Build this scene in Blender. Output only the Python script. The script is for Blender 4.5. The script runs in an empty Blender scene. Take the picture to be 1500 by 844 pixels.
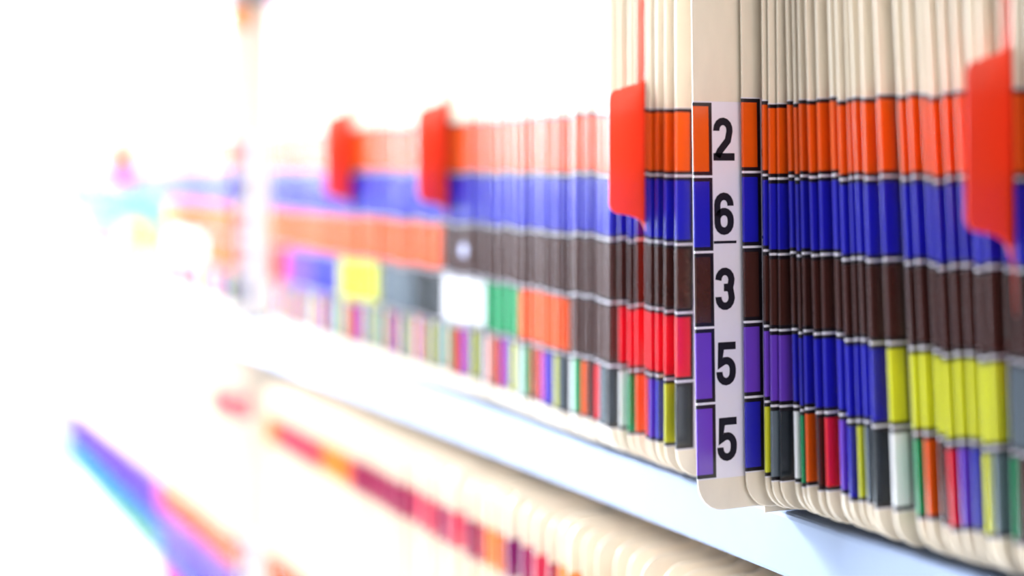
import bpy, bmesh, math, random
from mathutils import Vector
random.seed(7)
S = bpy.context.scene
COL = S.collection

# ---------------------------------------------------------------- camera, world, light, exposure
CZ = 1.30                      # camera height above the floor
TH = math.atan(1060 / 2200)    # angle between the view axis and the shelf front
SN, CS = math.sin(TH), math.cos(TH)
CAMY = -0.300                  # the aisle side of the shelf front (plane Y = 0)
cam = bpy.data.cameras.new('camera')
cam.sensor_width = 36.0
cam.lens = 36.0 * 2200 / 1500
cam.shift_y = -(422 - 243) / 1500
cam.clip_start = 0.01
cam.dof.use_dof = True
cam.dof.focus_distance = 0.520
cam.dof.aperture_fstop = 3.0
camo = bpy.data.objects.new('camera', cam)
COL.objects.link(camo)
camo.location = (0, CAMY, CZ)
camo.rotation_euler = (math.pi / 2, 0, math.atan2(CS, SN))
S.camera = camo

w = bpy.data.worlds.new('daylight')
S.world = w
w.use_nodes = True
w.node_tree.nodes['Background'].inputs[0].default_value = (0.86, 0.93, 1.0, 1)
w.node_tree.nodes['Background'].inputs[1].default_value = 0.38

WINDOW_STRENGTH = 14.0
S.view_settings.view_transform = 'Standard'
S.view_settings.look = 'None'
S.view_settings.gamma = 1.0
S.view_settings.use_curve_mapping = False
S.view_settings.exposure = -0.24


def area(name, loc, target, sx, sy, power, color):
    l = bpy.data.lights.new(name, 'AREA')
    l.shape = 'RECTANGLE'
    l.size, l.size_y, l.energy, l.color = sx, sy, power, color
    o = bpy.data.objects.new(name, l)
    COL.objects.link(o)
    o.location = loc
    o.rotation_euler = (Vector(target) - Vector(loc)).to_track_quat('-Z', 'Y').to_euler()
    return o


far_fill = area('fill_light_far', (-1.80, -0.75, CZ + 0.60), (-1.80, -0.68, CZ), 1.5, 0.16, 225, (0.90, 0.95, 1.0))
far_fill.rotation_euler = (0.12, 0.24, 0)          # fill added to brighten the far files, tilted a little towards the window end
area('fill_light_near', (0.9, -0.35, CZ + 0.7), (-0.4, -0.05, CZ), 0.8, 0.8, 13, (1, 0.96, 0.91))  # unseen fill, added to light the folder faces turned to the camera


# ---------------------------------------------------------------- helpers
def Xat(px, Y=0.0):
    """Shelf position (world X) seen at photo column px on the vertical plane Y."""
    u = (px - 750) / 2200.0
    D = (Y - CAMY) / (SN + u * CS)
    return D * (-CS + u * SN)


def srgb(r, g, b):
    f = lambda c: ((c / 255 + 0.055) / 1.055) ** 2.4 if c > 10 else c / 255 / 12.92
    return (f(r), f(g), f(b), 1)


def material(name, col, rough=0.5, spec=0.5, var=0.0, scale=60, bump=0.0, coat=0.0, stretch=(1, 1, 1), emit=0):
    m = bpy.data.materials.new(name)
    m.use_nodes = True
    nt = m.node_tree
    p = nt.nodes['Principled BSDF']
    p.inputs['Roughness'].default_value = rough
    p.inputs['Specular IOR Level'].default_value = spec
    p.inputs['Coat Weight'].default_value = coat
    p.inputs['Coat Roughness'].default_value = 0.17
    p.inputs['Coat IOR'].default_value = 1.6
    p.inputs['Base Color'].default_value = col
    if emit:
        p.inputs['Emission Color'].default_value = col
        p.inputs['Emission Strength'].default_value = emit
    if var or bump:
        tc = nt.nodes.new('ShaderNodeTexCoord')
        mp = nt.nodes.new('ShaderNodeMapping')
        mp.inputs['Scale'].default_value = stretch
        nz = nt.nodes.new('ShaderNodeTexNoise')
        nz.inputs['Scale'].default_value = scale
        nz.inputs['Detail'].default_value = 5
        nt.links.new(tc.outputs['Object'], mp.inputs[0])
        nt.links.new(mp.outputs[0], nz.inputs['Vector'])
        if var:
            rp = nt.nodes.new('ShaderNodeValToRGB')
            rp.color_ramp.elements[0].position = 0.3
            rp.color_ramp.elements[1].position = 0.7
            rp.color_ramp.elements[0].color = tuple(c * (1 - var) for c in col[:3]) + (1,)
            rp.color_ramp.elements[1].color = tuple(min(1, c * (1 + var)) for c in col[:3]) + (1,)
            nt.links.new(nz.outputs['Fac'], rp.inputs[0])
            nt.links.new(rp.outputs[0], p.inputs['Base Color'])
        if bump:
            bp = nt.nodes.new('ShaderNodeBump')
            bp.inputs['Strength'].default_value = bump
            bp.inputs['Distance'].default_value = 0.0004
            nt.links.new(nz.outputs['Fac'], bp.inputs['Height'])
            nt.links.new(bp.outputs[0], p.inputs['Normal'])
    return m


MANILA = material('manila_card', srgb(233, 220, 201), 0.38, 0.6, 0.035, 170, 0.12, coat=0.25, stretch=(1, 1, 0.35))
PAPER = material('white_paper', srgb(236, 232, 222), 0.6, 0.3, 0.05, 400, 0, stretch=(8, 1, 0.1))
STEEL = material('painted_steel', srgb(142, 158, 190), 0.5, 0.3, 0.015, 90, 0.08)
WHITE = material('label_white', srgb(232, 226, 238), 0.3, 0.5, 0.01, 300, 0.04, coat=0.4)
BLACK = material('label_black', srgb(24, 18, 26), 0.3, 0.5, 0.02, 300, 0.04, coat=0.4)
INK = material('printing_ink', srgb(20, 16, 30), 0.6, 0.3, 0.02, 300, 0)
RED_PLASTIC = material('red_plastic', srgb(250, 58, 24), 0.42, 0.5, 0.02, 40, 0.03, coat=0.4)
FLOOR = material('pale_vinyl_floor', srgb(238, 238, 236), 0.3, 0.5, 0.03, 9, 0.02)
WALL = material('pale_grey_wall_paint', srgb(164, 166, 168), 0.7, 0.3, 0.01, 30, 0.05)
PANE = material('window_daylight', (0.84, 0.92, 1.0, 1), 0.5, 0.0, emit=WINDOW_STRENGTH)

DIG = {0: ('white', (240, 238, 244)), 1: ('green', (8, 146, 92)), 2: ('orange', (232, 88, 12)),
       3: ('brown', (70, 36, 32)), 4: ('red', (222, 24, 44)), 5: ('purple', (108, 62, 190)),
       6: ('blue', (30, 28, 178)), 7: ('yellow', (206, 206, 44)), 8: ('grey', (100, 112, 124)),
       9: ('black', (28, 36, 44))}
LABMAT = {d: material('label_' + n, srgb(*c), 0.27, 0.5, 0.015, 140, 0.25, coat=0.8) for d, (n, c) in DIG.items()}
STICK = {'maroon': material('sticker_maroon', srgb(160, 16, 84), 0.32, 0.5, 0.02, 200, 0.15, coat=0.9),
         'orange': material('sticker_orange', srgb(246, 134, 20), 0.32, 0.5, 0.02, 200, 0.15, coat=0.9),
         'coral': material('sticker_coral', srgb(226, 66, 96), 0.32, 0.5, 0.02, 200, 0.15, coat=0.9),
         'purple': material('sticker_purple', srgb(134, 28, 104), 0.32, 0.5, 0.02, 200, 0.15, coat=0.9)}


def mesh_from(name, verts, faces, mats, idx=None, smooth=False):
    me = bpy.data.meshes.new(name)
    me.from_pydata(verts, [], faces)
    for m in mats:
        me.materials.append(m)
    if idx:
        for p, i in zip(me.polygons, idx):
            p.material_index = i
    bm = bmesh.new()
    bm.from_mesh(me)
    bmesh.ops.recalc_face_normals(bm, faces=bm.faces)
    bm.to_mesh(me)
    bm.free()
    if smooth:
        for p in me.polygons:
            p.use_smooth = True
    me.update()
    return me


def link(name, me, parent=None, loc=(0, 0, 0), rot=(0, 0, 0), scale=(1, 1, 1)):
    o = bpy.data.objects.new(name, me)
    COL.objects.link(o)
    o.location, o.rotation_euler, o.scale = loc, rot, scale
    if parent is not None:
        o.parent = parent
    return o


def empty(name, loc, label, cat, group=None):
    o = bpy.data.objects.new(name, None)
    COL.objects.link(o)
    o.empty_display_size = 0.02
    o.location = loc
    o['label'] = label
    o['category'] = cat
    if group:
        o['group'] = group
    return o


def box_mesh(name, lo, hi, mat, bevel=0.0):
    bm = bmesh.new()
    bmesh.ops.create_cube(bm, size=1)
    for v in bm.verts:
        v.co = Vector([(a + b) / 2 + c * (b - a) for a, b, c in zip(lo, hi, v.co)])
    if bevel:
        bmesh.ops.bevel(bm, geom=bm.edges[:], offset=bevel, segments=3, affect='EDGES', profile=0.6)
    me = bpy.data.meshes.new(name)
    bm.to_mesh(me)
    bm.free()
    me.materials.append(mat)
    return me


def edge_profile(h):
    """Cross-section of a card edge: (x, depth) from one side to the other, small rounded corners and a nearly flat front."""
    rc = min(h * 0.6, 0.00028)
    bulge = lambda x: 0.26 * h * (x / h) ** 2
    left = []
    for a in (0, 30, 60, 90):
        x = -h + rc * (1 - math.cos(math.radians(a)))
        left.append((x, bulge(x) + rc * (1 - math.sin(math.radians(a)))))
    mid = [(-0.25 * h, bulge(0.25 * h)), (0.0, 0.0), (0.25 * h, bulge(0.25 * h))]
    return left + mid + [(-x, d) for x, d in reversed(left)]


def card_mesh(name, outline, t, mat):
    """A card standing in the YZ plane, thickness t along X, rounded edges; outline = closed CCW list of (y, z)."""
    n = len(outline)
    nor = []
    for i in range(n):
        a, b, c = Vector(outline[i - 1]), Vector(outline[i]), Vector(outline[(i + 1) % n])
        e1, e2 = (b - a).normalized(), (c - b).normalized()
        k = Vector((e1.y, -e1.x)) + Vector((e2.y, -e2.x))
        nor.append(k.normalized())
    verts, faces = [], []
    rings = edge_profile(t / 2)
    for x, ins in rings:
        for (y, z), k in zip(outline, nor):
            verts.append((x, y - k.x * ins, z - k.y * ins))
    for r in range(len(rings) - 1):
        for i in range(n):
            j = (i + 1) % n
            faces.append((r * n + i, r * n + j, (r + 1) * n + j, (r + 1) * n + i))
    faces.append(tuple(range(n - 1, -1, -1)))
    faces.append(tuple(range((len(rings) - 1) * n, len(rings) * n)))
    return mesh_from(name, verts, faces, [mat])


def arc(cy, cz, r, a0, a1, k=6):
    return [(cy + r * math.cos(math.radians(a0 + (a1 - a0) * i / k)),
             cz + r * math.sin(math.radians(a0 + (a1 - a0) * i / k))) for i in range(k + 1)]


H = 0.245          # folder height
DEEP = 0.235       # folder depth


def folder_outline():
    p = [(0.034, 0.0), (DEEP, 0.0), (DEEP, H)]
    p += [(0.034, H)]
    p += [(0.031, H - 0.0006), (0.0275, H - 0.0021), (0.024, H - 0.0027)]
    p += arc(0.010, H - 0.0027 - 0.010, 0.010, 90, 180)
    p += arc(0.010, 0.0027 + 0.010, 0.010, 180, 270)
    p += [(0.024, 0.0027), (0.0275, 0.0021), (0.031, 0.0006)]
    return p


TS = [0.0009, 0.0012, 0.0016, 0.0022, 0.0029, 0.0037, 0.0046]
FOLDER = [card_mesh('folder', folder_outline(), t, MANILA) for t in TS]
cov = [(0.026, 0.0004), (0.228, 0.0004), (0.228, H - 0.012)] + arc(0.032, H - 0.018, 0.006, 90, 180, 3)
COVER = card_mesh('front_cover', cov, 0.0005, MANILA)
SHEETS = box_mesh('paper_sheets', (-0.5, 0.034, 0.002), (0.5, 0.226, 0.218), PAPER)
PITCH = 0.0254


def wrap_mesh(name, t, rows, mats, deep=0.0215, cd=0.0059):
    """A label wrapped round the tab edge. rows = list of (z, material index of the colour zone below it)."""
    r = t / 2 + 0.00012
    prof = [(-r, cd + 0.0013), (-r, cd)] + [(x, d - 0.00012) for x, d in edge_profile(r)] + [(r, cd), (r, cd + 0.0013), (r, deep)]
    if deep <= cd + 0.0013:
        prof = prof[:-1]
    zone = ['b'] + ['c'] * (len(prof) - 3) + ['b'] if deep <= cd + 0.0013 else ['b'] + ['c'] * (len(prof) - 4) + ['b', 'w']
    verts, faces, idx = [], [], []
    n = len(prof)
    for z, _ in rows:
        for x, y in prof:
            verts.append((x, y, z))
    for k in range(len(rows) - 1):
        kind = rows[k][1]
        for i in range(n - 1):
            faces.append((k * n + i, k * n + i + 1, (k + 1) * n + i + 1, (k + 1) * n + i))
            zn = zone[i]
            if zn == 'w' or kind == 'w':
                idx.append(0)
            elif zn == 'b' or kind == 'b':
                idx.append(1)
            else:
                idx.append(2)
    me = mesh_from(name, verts, faces, mats, idx)
    # outward normals on this open sheet: the edge strip has to face -Y
    p = me.polygons[5]
    if p.normal.y > 0:
        me.flip_normals()
    return me


ROWS = [(0, 'w'), (-0.0004, 'b'), (-0.0017, 'c'), (-PITCH + 0.0017, 'b'), (-PITCH + 0.0004, 'w'), (-PITCH, 'w')]
LABEL = {(d, k): wrap_mesh('colour_label', TS[k], ROWS, [WHITE, BLACK, LABMAT[d]]) for d in DIG for k in range(len(TS))}
SROWS = [(0, 'c'), (-0.018, 'c')]
STICKER = {(s, k): wrap_mesh('year_sticker', TS[k], SROWS, [STICK[s], STICK[s], STICK[s]], deep=0.0165, cd=0.0154)
           for s in STICK for k in range(len(TS))}


# ---- condensed bold numerals as flat print
def strokes(d):
    L, R, M = 0.11, 0.47, 0.29         # centre lines in units of the numeral height (0..1, z up)
    def ar(cx, cz, rx, rz, a0, a1, k=8):
        return [(cx + rx * math.cos(math.radians(a0 + (a1 - a0) * i / k)),
                 cz + rz * math.sin(math.radians(a0 + (a1 - a0) * i / k))) for i in range(k + 1)]
    rx = (R - L) / 2
    T, B = 0.90, 0.10
    if d == 0:
        p = ar(M, T - 0.2, rx, 0.2, 180, 0) + ar(M, B + 0.2, rx, 0.2, 0, -180)
        return [p + [p[0]]]
    if d == 1:
        return [[(0.12, 0.74), (0.34, 0.93), (0.34, 0.0)]]
    if d == 2:
        return [[(L, 0.68)] + ar(M, T - 0.2, rx, 0.2, 180, -8) + [(0.42, 0.46), (0.20, 0.22), (0.13, 0.09)], [(0.02, 0.085), (0.60, 0.085)]]
    if d == 3:
        return [[(L, 0.70)] + ar(M, T - 0.2, rx, 0.2, 180, -20) + [(0.43, 0.535), (0.26, 0.53)],
                [(0.26, 0.53), (0.43, 0.52)] + ar(M, B + 0.2, rx, 0.2, 20, -180) + [(L, 0.32)]]
    if d == 4:
        return [[(0.60, 0.22), (0.05, 0.22), (0.36, 0.96)], [(0.42, 0.60), (0.42, 0.0)]]
    if d == 5:
        return [[(0.56, 0.915), (0.16, 0.915), (0.13, 0.50), (0.24, 0.575)] + ar(M + 0.002, 0.38, rx, 0.2, 80, 0) +
                ar(M, B + 0.2, rx, 0.2, 0, -180) + [(L, 0.33)]]
    if d == 6:
        return [[(R, 0.68)] + ar(M, T - 0.2, rx, 0.2, 0, 180) + ar(M, B + 0.2, rx, 0.2, 180, 360) +
                [(R, 0.36)] + ar(M, 0.36, rx, 0.19, 0, 160), [(0.0, -0.15), (0.62, -0.15)]]
    if d == 7:
        return [[(0.03, 0.915), (0.52, 0.915), (0.41, 0.55), (0.29, 0.0)]]
    if d == 8:
        a = ar(M, 0.72, rx * 0.92, 0.19, 0, 360, 16)
        b = ar(M, 0.30, rx, 0.21, 0, 360, 16)
        return [a, b]
    return [[(L, 0.32)] + ar(M, B + 0.2, rx, 0.2, 180, 360) + ar(M, T - 0.2, rx, 0.2, 0, 180) +
            [(L, 0.64)] + ar(M, 0.64, rx, 0.19, 180, 340), [(0.0, -0.15), (0.62, -0.15)]]


def digit_mesh(d):
    hgt, verts, faces = 0.0148, [], []
    for si, path in enumerate(strokes(d)):
        wd = 0.086 if not (d in (6, 9) and si == 1) else 0.030
        pts = [Vector(p) for p in path]
        q = [pts[0]]
        for p in pts[1:]:
            if (p - q[-1]).length > 1e-4:
                q.append(p)
        base = len(verts)
        n = len(q)
        for i in range(n):
            d1 = (q[i] - q[i - 1]).normalized() if i else None
            d2 = (q[i + 1] - q[i]).normalized() if i < n - 1 else None
            if d1 is None:
                d1 = d2
            if d2 is None:
                d2 = d1
            n1, n2 = Vector((-d1.y, d1.x)), Vector((-d2.y, d2.x))
            k = (n1 + n2)
            k = k.normalized() if k.length > 1e-3 else n1
            m = min(1.6, 1 / max(0.3, k.dot(n1)))
            for sg in (1, -1):
                v = q[i] + k * (sg * wd * m)
                verts.append((0, v.x * hgt, v.y * hgt))
        for i in range(n - 1):
            a = base + 2 * i
            faces.append((a, a + 1, a + 3, a + 2))
    me = bpy.data.meshes.new('digit')
    me.from_pydata(verts, [], faces)
    me.materials.append(INK)
    me.update()
    for p in me.polygons:
        if p.normal.x < 0:
            p.flip()
    me.update()
    return me


DIGITS = {d: digit_mesh(d) for d in DIG}

# ---------------------------------------------------------------- setting
DECK = CZ - 0.119            # top of the shelf the coded files stand on
DECKL = CZ - 0.395           # top of the shelf below
DECKU = CZ + 0.157           # top of the shelf above
o = link('floor', box_mesh('floor', (-2.6, -2.6, -0.05), (1.8, 0.6, 0.0), FLOOR)); o['kind'] = 'structure'
WX = -2.5
wins = [('window_1', 1.24, 1.35), ('added_low_pane', 0.14, 0.60)]     # name, sill height, height; low one invented to brighten the lower shelf
wy0, wy1 = -1.55, 0.35
wl = [0.0]
for _, z0, hh in sorted(wins, key=lambda q: q[1]):
    wl += [z0, z0 + hh]
wl.append(2.7)
wbm = bmesh.new()
for i in range(len(wl) - 1):
    spans = [(-2.6, wy0), (wy1, 0.6)] if i % 2 else [(-2.6, 0.6)]
    for ya, yb in spans:
        m = bmesh.ops.create_cube(wbm, size=1)
        for v in m['verts']:
            v.co = Vector((WX - 0.075 + v.co.x * 0.15, (ya + yb) / 2 + v.co.y * (yb - ya), (wl[i] + wl[i + 1]) / 2 + v.co.z * (wl[i + 1] - wl[i])))
wme = bpy.data.meshes.new('wall_left')
wbm.to_mesh(wme)
wbm.free()
wme.materials.append(WALL)
o = link('wall_left', wme); o['kind'] = 'structure'
o = link('wall_back', box_mesh('wall_back', (WX, 0.5, 0), (1.8, 0.6, 2.7), WALL)); o['kind'] = 'structure'
for wn, z0, hh in wins:
    win = bpy.data.objects.new(wn, None)
    COL.objects.link(win)
    win.location = (WX, (wy0 + wy1) / 2, z0)
    win['kind'] = 'structure'
    hw = (wy1 - wy0) / 2
    link('window_pane', box_mesh('window_pane', (-0.09, -hw, 0.0), (-0.07, hw, hh), PANE), win)
    for a, b in (((-0.06, -hw, 0.0), (-0.01, 0.04 - hw, hh)), ((-0.06, hw - 0.04, 0.0), (-0.01, hw, hh)),
                 ((-0.06, 0.04 - hw, 0.0), (-0.01, hw - 0.04, 0.04)), ((-0.06, 0.04 - hw, hh - 0.04), (-0.01, hw - 0.04, hh))):
        link('window_frame', box_mesh('window_frame', a, b, WALL, 0.004), win)

# ---------------------------------------------------------------- shelving
XL, XR = Xat(100) - 0.03, -0.16
LIPY = 0.008
GAP0, GAP1 = Xat(341), Xat(394)
unit = empty('filing_shelves', ((XL + XR) / 2, 0.13, 0), 'long white steel filing shelving with plain front lips carrying rows of colour-coded files', 'shelving')
ox, oy = (XL + XR) / 2, 0.13


def shelf(zt):
    """Deck with a folded front lip, one bent sheet."""
    a, b, f, t = XL - ox, XR - ox, LIPY - oy, 0.0225
    prof = [(0.375 - oy, 0.0), (f + 0.0016, 0.0), (f + 0.0004, -0.0005), (f, -0.0018), (f, -t + 0.0018), (f + 0.0004, -t + 0.0005),
            (f + 0.0016, -t), (f + 0.016, -t), (f + 0.016, -t + 0.0012), (f + 0.0014, -t + 0.0012), (f + 0.0014, -0.0013), (0.375 - oy, -0.0013)]
    n = len(prof)
    v = [(a, y, z) for y, z in prof] + [(b, y, z) for y, z in prof]
    fc = [(i, (i + 1) % n, n + (i + 1) % n, n + i) for i in range(n)] + [tuple(range(n)), tuple(range(2 * n - 1, n - 1, -1))]
    return link('shelf', mesh_from('shelf', v, fc, [STEEL]), unit, (0, 0, zt))


for zt in (DECKU + 0.276, DECKU, DECK, DECKL, DECKL - 0.276):
    shelf(zt)
gm = (GAP0 + GAP1) / 2
for xa, xb in ((XL - 0.003, XL), (gm - 0.012, gm + 0.012), (XR, XR + 0.003)):
    xa, xb = xa - ox, xb - ox
    link('upright', box_mesh('upright', (xa, 0.05 - oy, 0.0), (xb, 0.375 - oy, DECKU + 0.30), STEEL, 0.0008), unit)
link('back_panel', box_mesh('back_panel', (XL - ox, 0.3765 - oy, 0.1), (XR - ox, 0.380 - oy, DECKU + 0.30), STEEL), unit)

# ---------------------------------------------------------------- files
ORD = ['first', 'second', 'third', 'fourth', 'fifth', 'sixth', 'seventh', 'eighth', 'ninth', 'tenth', 'eleventh', 'twelfth',
       'thirteenth', 'fourteenth', 'fifteenth', 'sixteenth', 'seventeenth', 'eighteenth', 'nineteenth', 'twentieth']


def interp(tab, x):
    if x <= tab[0][0]:
        return tab[0][1]
    for (a, fa), (b, fb) in zip(tab, tab[1:]):
        if x <= b:
            return fa + (fb - fa) * (x - a) / (b - a)
    return tab[-1][1]


YTAB = [(395, 0.0), (620, 0.003), (700, 0.003), (840, -0.002), (980, -0.004), (1005, -0.004), (1116.9, -0.0042), (1123.5, -0.0030), (1133, -0.0010), (1154, 0.0), (1300, 0.0015), (1480, 0.007), (1600, 0.009)]


def make_file(x, y, zdeck, tilt, width, digits, label, group, top, sticker=None, stick_top=None, k=None, show=False, jit=0.0):
    """One folder: tabbed back leaf, front cover, sheets inside, labels wrapped round the tab edge."""
    k = random.choice((1, 1, 2)) if k is None else k
    while k and TS[k] + 0.0013 > width:
        k -= 1
    t = TS[k]
    root = empty('file_folder', (x, y, zdeck + 0.0003 + max(0, math.sin(tilt)) * width), label, 'folder', group)
    root.rotation_euler = (0, tilt, 0)
    link('folder', FOLDER[k], root)
    wp = max(0.0002, width - t - 0.0008)
    link('paper_sheets', SHEETS, root, (t / 2 + 0.0001 + wp / 2, 0, 0), scale=(wp, 1, 1))
    link('front_cover', COVER, root, (t / 2 + 0.0002 + wp + 0.00028, 0, 0))
    for i, d in enumerate(digits):
        z = top - i * PITCH + jit
        lb = link('colour_label', LABEL[(d, k)], root, (0, 0, z))
        lb['label'] = '%s colour-coded label' % DIG[d][0]
        if show:
            link('digit', DIGITS[d], lb, (t / 2 + 0.0002, 0.0073, -0.0052 - 0.0148))
    if sticker:
        st = link('year_sticker', STICKER[(sticker, k)], root, (0, 0, stick_top))
        st['label'] = '%s year sticker' % sticker
    return root


def names(digs):
    return ', '.join(DIG[d][0] for d in digs[:-1]) + ' and ' + DIG[digs[-1]][0]


TOPU = 0.1405
GRP = 'colour-coded files on the main shelf'
files = []        # (px at top row, px at bottom row, digits, extra protrusion or None)


def num(s):
    return [int(c) for c in s]


# run left of the sharp zone: boundaries of each fourth-digit block as the photo shows them
blocks = [('2624', 394, 421), ('2625', 421, 455), ('2626', 455, 493), ('2627', 493, 552), ('2628', 552, 600), ('2629', 600, 641),
          ('2630', 641, 705), ('2631', 705, 762), ('2632', 762, 843), ('2633', 843, 908)]
for code, a, b in blocks:
    xa, xb = Xat(a), Xat(b)
    n = max(5, min(10, round((xb - xa) / 0.0052)))
    digs = sorted(random.sample(range(10), n)) if n < 10 else list(range(10))
    for i, d in enumerate(digs):
        X = xa + (xb - xa) * (i + random.uniform(-0.12, 0.12) * (i > 0)) / n
        files.append((X, 0.0, num(code) + [d], 0.0, interp(YTAB, a + (b - a) * i / n)))
sharp = [(908, 909, '26340'), (919, 919, '26341'), (931, 932, '26342'), (948, 949, '26344'), (952, 954, '26345'), (961, 962, '26346'),
         (975, 975, '26347'), (989, 990, '26349')]
for a, b, c in sharp:
    y = interp(YTAB, a)
    files.append((Xat(a, y), Xat(b, y) - Xat(a, y), num(c), 0.0, y))
for q, c in enumerate(('26350', '26351', '26352', '26354')):   # they stand in the pulled-out file's lee
    files.append((-0.4605 + 0.0075 * q, 0.0003, num(c), 0.0, 0.001))
files.append((Xat(1015, -0.0262), Xat(1021, -0.0262) - Xat(1015, -0.0262), num('26355'), 1, -0.0262))
files.append((Xat(1086.5, -0.0085), Xat(1092, -0.0085) - Xat(1086.5, -0.0085), num('26356'), 1, -0.0085))
right = [(1117, 1121, '26357'), (1123.5, 1130, '26358'), (1133, 1135, '26359'), (1154.6, 1165, '26360'), (1163.5, 1174, '26361'), (1173, 1183, '26362'),
         (1187, 1201, '26363'), (1198, 1210, '26364'), (1216.6, 1231, '26365'), (1228, 1244, '26366'), (1240, 1256, '26367'),
         (1250.7, 1270, '26368'), (1268, 1284, '26369'), (1290, 1311, '26370'), (1316, 1341, '26371'), (1334, 1359, '26372'),
         (1353, 1380, '26373'), (1366, 1394, '26374'), (1385, 1411, '26375'), (1402, 1428, '26376'), (1421, 1444, '26377'),
         (1441, 1462, '26378'), (1468, 1486, '26381'), (1488, 1500, '26383'), (1504, 1514, '26384'), (1522, 1531, '26385'), (1540, 1546, '26387'),
         (1558, 1562, '26388')]
for a, b, c in right:
    y = interp(YTAB, a)
    files.append((Xat(a, y), Xat(b, y) - Xat(a, y), num(c), 1 if c == '26357' else 0.0, y))

# where each tab stands at the foot and at the top; neighbours may not run into each other
foot, head = [], []
MING = 0.0021
for X, lean, digs, show, y in files:
    foot.append(X + lean / 0.107 * 0.130)
    head.append(X - lean / 0.107 * (H - 0.130))
for i in range(1, len(files)):
    foot[i] = max(foot[i], foot[i - 1] + MING)
    head[i] = max(head[i], head[i - 1] + MING)
for i, (X, lean, digs, show, y) in enumerate(files):
    tilt = -math.atan2(foot[i] - head[i], H)
    base = foot[i]
    wd = min(foot[i + 1] - foot[i], head[i + 1] - head[i]) - 0.0004 if i + 1 < len(files) else 0.006
    wd = min(wd, 0.02)
    k = None
    if digs[:4] == [2, 6, 3, 4]:
        k = i % 2
    elif lean == 0 and not show:
        k = min(range(len(TS)), key=lambda q: abs(TS[q] - wd * random.uniform(0.42, 0.72)))
    code = ''.join(map(str, digs))
    if code == '26355':
        lab = 'pulled-out manila file showing the digits 2 6 3 5 5 beside its labels'
    elif code == '26356':
        lab = 'manila file just right of the pulled-out one, purple label above a blue one'
    else:
        lab = 'manila file with %s edge labels from top down' % names(digs)
    jy = 0 if show else random.uniform(-0.0008, 0.0008)
    make_file(base, y + jy, DECK, tilt, wd, digs, lab, GRP, TOPU, show=bool(show), k=(1 if code == '26355' else 0) if show else k, sticker=random.choice(('coral', 'purple', 'maroon')) if X < Xat(640) else None, stick_top=H - 0.0008,
              jit=0 if code in ('26355',) else (0.0015 if code == '26356' else random.uniform(-0.0008, 0.0008)))

glint_mesh = bpy.data.meshes.new('glint_disc')  # blurred glint on the label, painted as a small lilac disc
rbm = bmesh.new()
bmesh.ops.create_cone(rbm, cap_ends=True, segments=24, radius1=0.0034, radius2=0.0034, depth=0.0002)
rbm.to_mesh(glint_mesh)
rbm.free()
glint_mesh.materials.append(material('glint_lilac', srgb(168, 168, 204), 0.4, 0.5, 0.02, 200, 0))
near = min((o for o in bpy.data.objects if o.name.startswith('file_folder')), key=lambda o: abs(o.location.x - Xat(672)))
glint = link('glint_disc', glint_mesh, near, (0, -0.0004, 0.0768), rot=(math.pi / 2, 0, 0))
glint['label'] = 'small lilac disc painted in for a blurred glint on the brown label'

# far bay, beyond the upright
far_blocks = [('2612', -1.0, 99), ('2613', 118, 99), ('2614', 0, 0)]
XF0 = XL + 0.012
far = []
bounds = [('2612', XF0, Xat(118)), ('2613', Xat(118), Xat(132)), ('2615', Xat(132), Xat(150)), ('2616', Xat(150), Xat(178)),
          ('2617', Xat(178), Xat(218)), ('2619', Xat(218), Xat(247)), ('2620', Xat(247), Xat(298)), ('2622', Xat(298), Xat(341))]
for code, xa, xb in bounds:
    n = max(3, min(10, round((xb - xa) / 0.0085)))
    ds = sorted(random.sample(range(10), n)) if n < 10 else list(range(10))
    if code == '2622':
        ds[-1] = 9
    for i, d in enumerate(ds):
        far.append((xa + (xb - xa) * (i + (0.9 if code == '2622' and i == n - 1 else 0.0)) / n, num(code) + [d]))
year_far = ['maroon', 'coral', 'maroon', 'purple', 'maroon']
for i, (X, digs) in enumerate(far):
    nx = far[i + 1][0] if i + 1 < len(far) else X + 0.008
    last = i == len(far) - 1
    lab = 'manila file with %s edge labels from top down' % names(digs)
    if last:
        lab = 'last manila file of the far bay, its side bare beside the gap'
    make_file(X, -0.002 if last else random.uniform(-0.001, 0.001), DECK, 0, nx - X - 0.0006, digs, lab, 'colour-coded files beyond the upright', TOPU,
              'orange' if last else None, H - 0.005, k=2 if last else min(range(len(TS)), key=lambda q: abs(TS[q] - (nx - X) * 0.5)), show=last)

# year stickers on the nearer bay are above the picture, so those files carry none

# ---------------------------------------------------------------- red out-guides
gout = [(DEEP, 0.0), (DEEP, H - 0.004), (0.005, H - 0.004), (0.0012, H - 0.008), (0.0010, 0.160), (0.0, 0.1525)]
gout += [(-0.0018, 0.1512), (-0.0035, 0.1505), (-0.0100, 0.1487)] + arc(-0.0113, 0.1440, 0.0042, 80, 180, 5)
gout += arc(-0.0113, 0.1050, 0.0042, 180, 262, 5) + [(-0.0065, 0.1000), (-0.0035, 0.0990), (-0.0012, 0.0975), (0.0, 0.0955), (0.0016, 0.090), (0.0022, 0.066)]
gout += [(0.010, 0.040), (0.016, 0.02), (0.02, 0.006), (0.026, 0.0)]
GUIDE = card_mesh('out_guide', gout, 0.0007, RED_PLASTIC)
guides = [(945.5, 'red plastic out-guide tab just left of the pulled-out file'),
          (1480, 'nearest red plastic out-guide tab, among the yellow-labelled files'),
          (655, 'blurred red out-guide tab above the brown and orange label boundary'),
          (514, 'blurred red out-guide tab above the yellow label block'),
          (184, 'faint far red out-guide tab beyond the upright')]
for px, lab in guides:
    y = interp(YTAB, px)
    g = link('out_guide', GUIDE, None, (Xat(px, y) - 0.0002, y - 0.0005, DECK))
    g['label'], g['category'], g['group'] = lab, 'divider', 'red out-guides'

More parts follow.
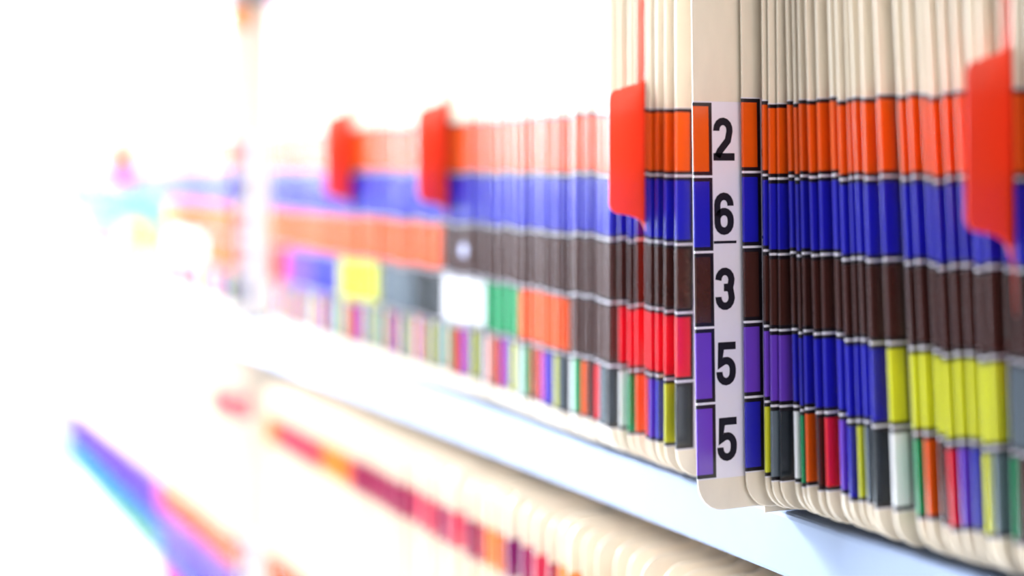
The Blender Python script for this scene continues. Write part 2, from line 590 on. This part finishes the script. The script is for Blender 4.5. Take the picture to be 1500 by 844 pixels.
# ---------------------------------------------------------------- lower shelf
runs = [(391, 409, 'orange'), (409, 472, 'coral'), (472, 516, 'orange'), (516, 612, 'maroon'), (612, 642, 'coral'), (642, 664, 'maroon'),
        (664, 686, 'coral'), (686, 711, 'maroon'), (711, 740, 'orange'), (740, 784, 'purple'), (784, 806, 'coral'), (806, 816, 'maroon'), (816, 853, 'orange')]
low = []
for a, b, c in runs:
    xa, xb = Xat(a), Xat(b)
    n = max(1, round((xb - xa) / 0.0125))
    for i in range(n):
        low.append((xa + (xb - xa) * i / n, c, 'lower-shelf manila folder with %s sticker, %s from left in its run %s'
                    % (c, ORD[i], 'right of the gap' if a == 391 else 'near column %d' % 0), (a, b, i, n)))
where = {391: 'beside the gap', 409: 'next to the orange ones', 472: 'before the long maroon run', 516: 'of the long run',
         612: 'after the long run', 642: 'the first narrow maroon stripe', 664: 'between narrow maroon stripes',
         686: 'beside the bright orange block', 711: 'the bright orange block', 740: 'after the bright orange block',
         784: 'after the purple block', 806: 'before the last orange ones', 816: 'of the last orange ones'}
for i, (X, c, _, (a, b, q, n)) in enumerate(low):
    nx = low[i + 1][0] if i + 1 < len(low) else Xat(853)
    lab = 'lower-shelf manila folder with %s sticker, %s%s' % (c, where[a], '' if n == 1 else ', %s one' % ORD[q])
    make_file(X, random.uniform(-0.001, 0.001), DECKL, 0, nx - X - 0.0006, num('2564' if a < 600 else '2617')[:2 + 2], lab, 'folders on the lower shelf',
              0.127, c, H - 0.024)
tops = []
px = 853
X = Xat(853)
while X < Xat(1250):
    tops.append(X)
    X += random.uniform(0.0105, 0.0145)
for i, X in enumerate(tops):
    nx = tops[i + 1] if i + 1 < len(tops) else X + 0.014
    lab = 'lower-shelf manila folder with bare rounded corner, %s right of the last sticker' % ORD[i]
    make_file(X, random.uniform(-0.0015, 0.0015), DECKL, 0, nx - X - 0.0006, num('2653'), lab, 'folders on the lower shelf', 0.127, 'orange', H - 0.026, k=0)
lowfar = []
X = XF0
while X < Xat(336) - 0.004:
    lowfar.append(X)
    X += 0.0145
lowfar.append(Xat(338))
for i, X in enumerate(lowfar):
    nx = lowfar[i + 1] if i + 1 < len(lowfar) else X + 0.01
    last = i == len(lowfar) - 1
    f = i / len(lowfar)
    digs = num('5610') if X < Xat(232) else num('2564')
    side = len(lowfar) - 1 - i
    lab = 'last lower-shelf folder of the far bay, facing the gap' if last else \
        'lower-shelf folder beyond the gap, %s labels, %s' % (names(digs[:2]), '%s from gap' % (ORD[side] if side < 20 else 'twenty-' + ORD[side - 20] if side < 40 else 'forty-' + ORD[side - 40]))
    make_file(X, random.uniform(-0.001, 0.001), DECKL, 0, nx - X - 0.0006, digs, lab, 'folders on the lower shelf beyond the gap', 0.115,
              'coral' if side < 4 or 12 < side < 15 else None, H - 0.024, show=last)
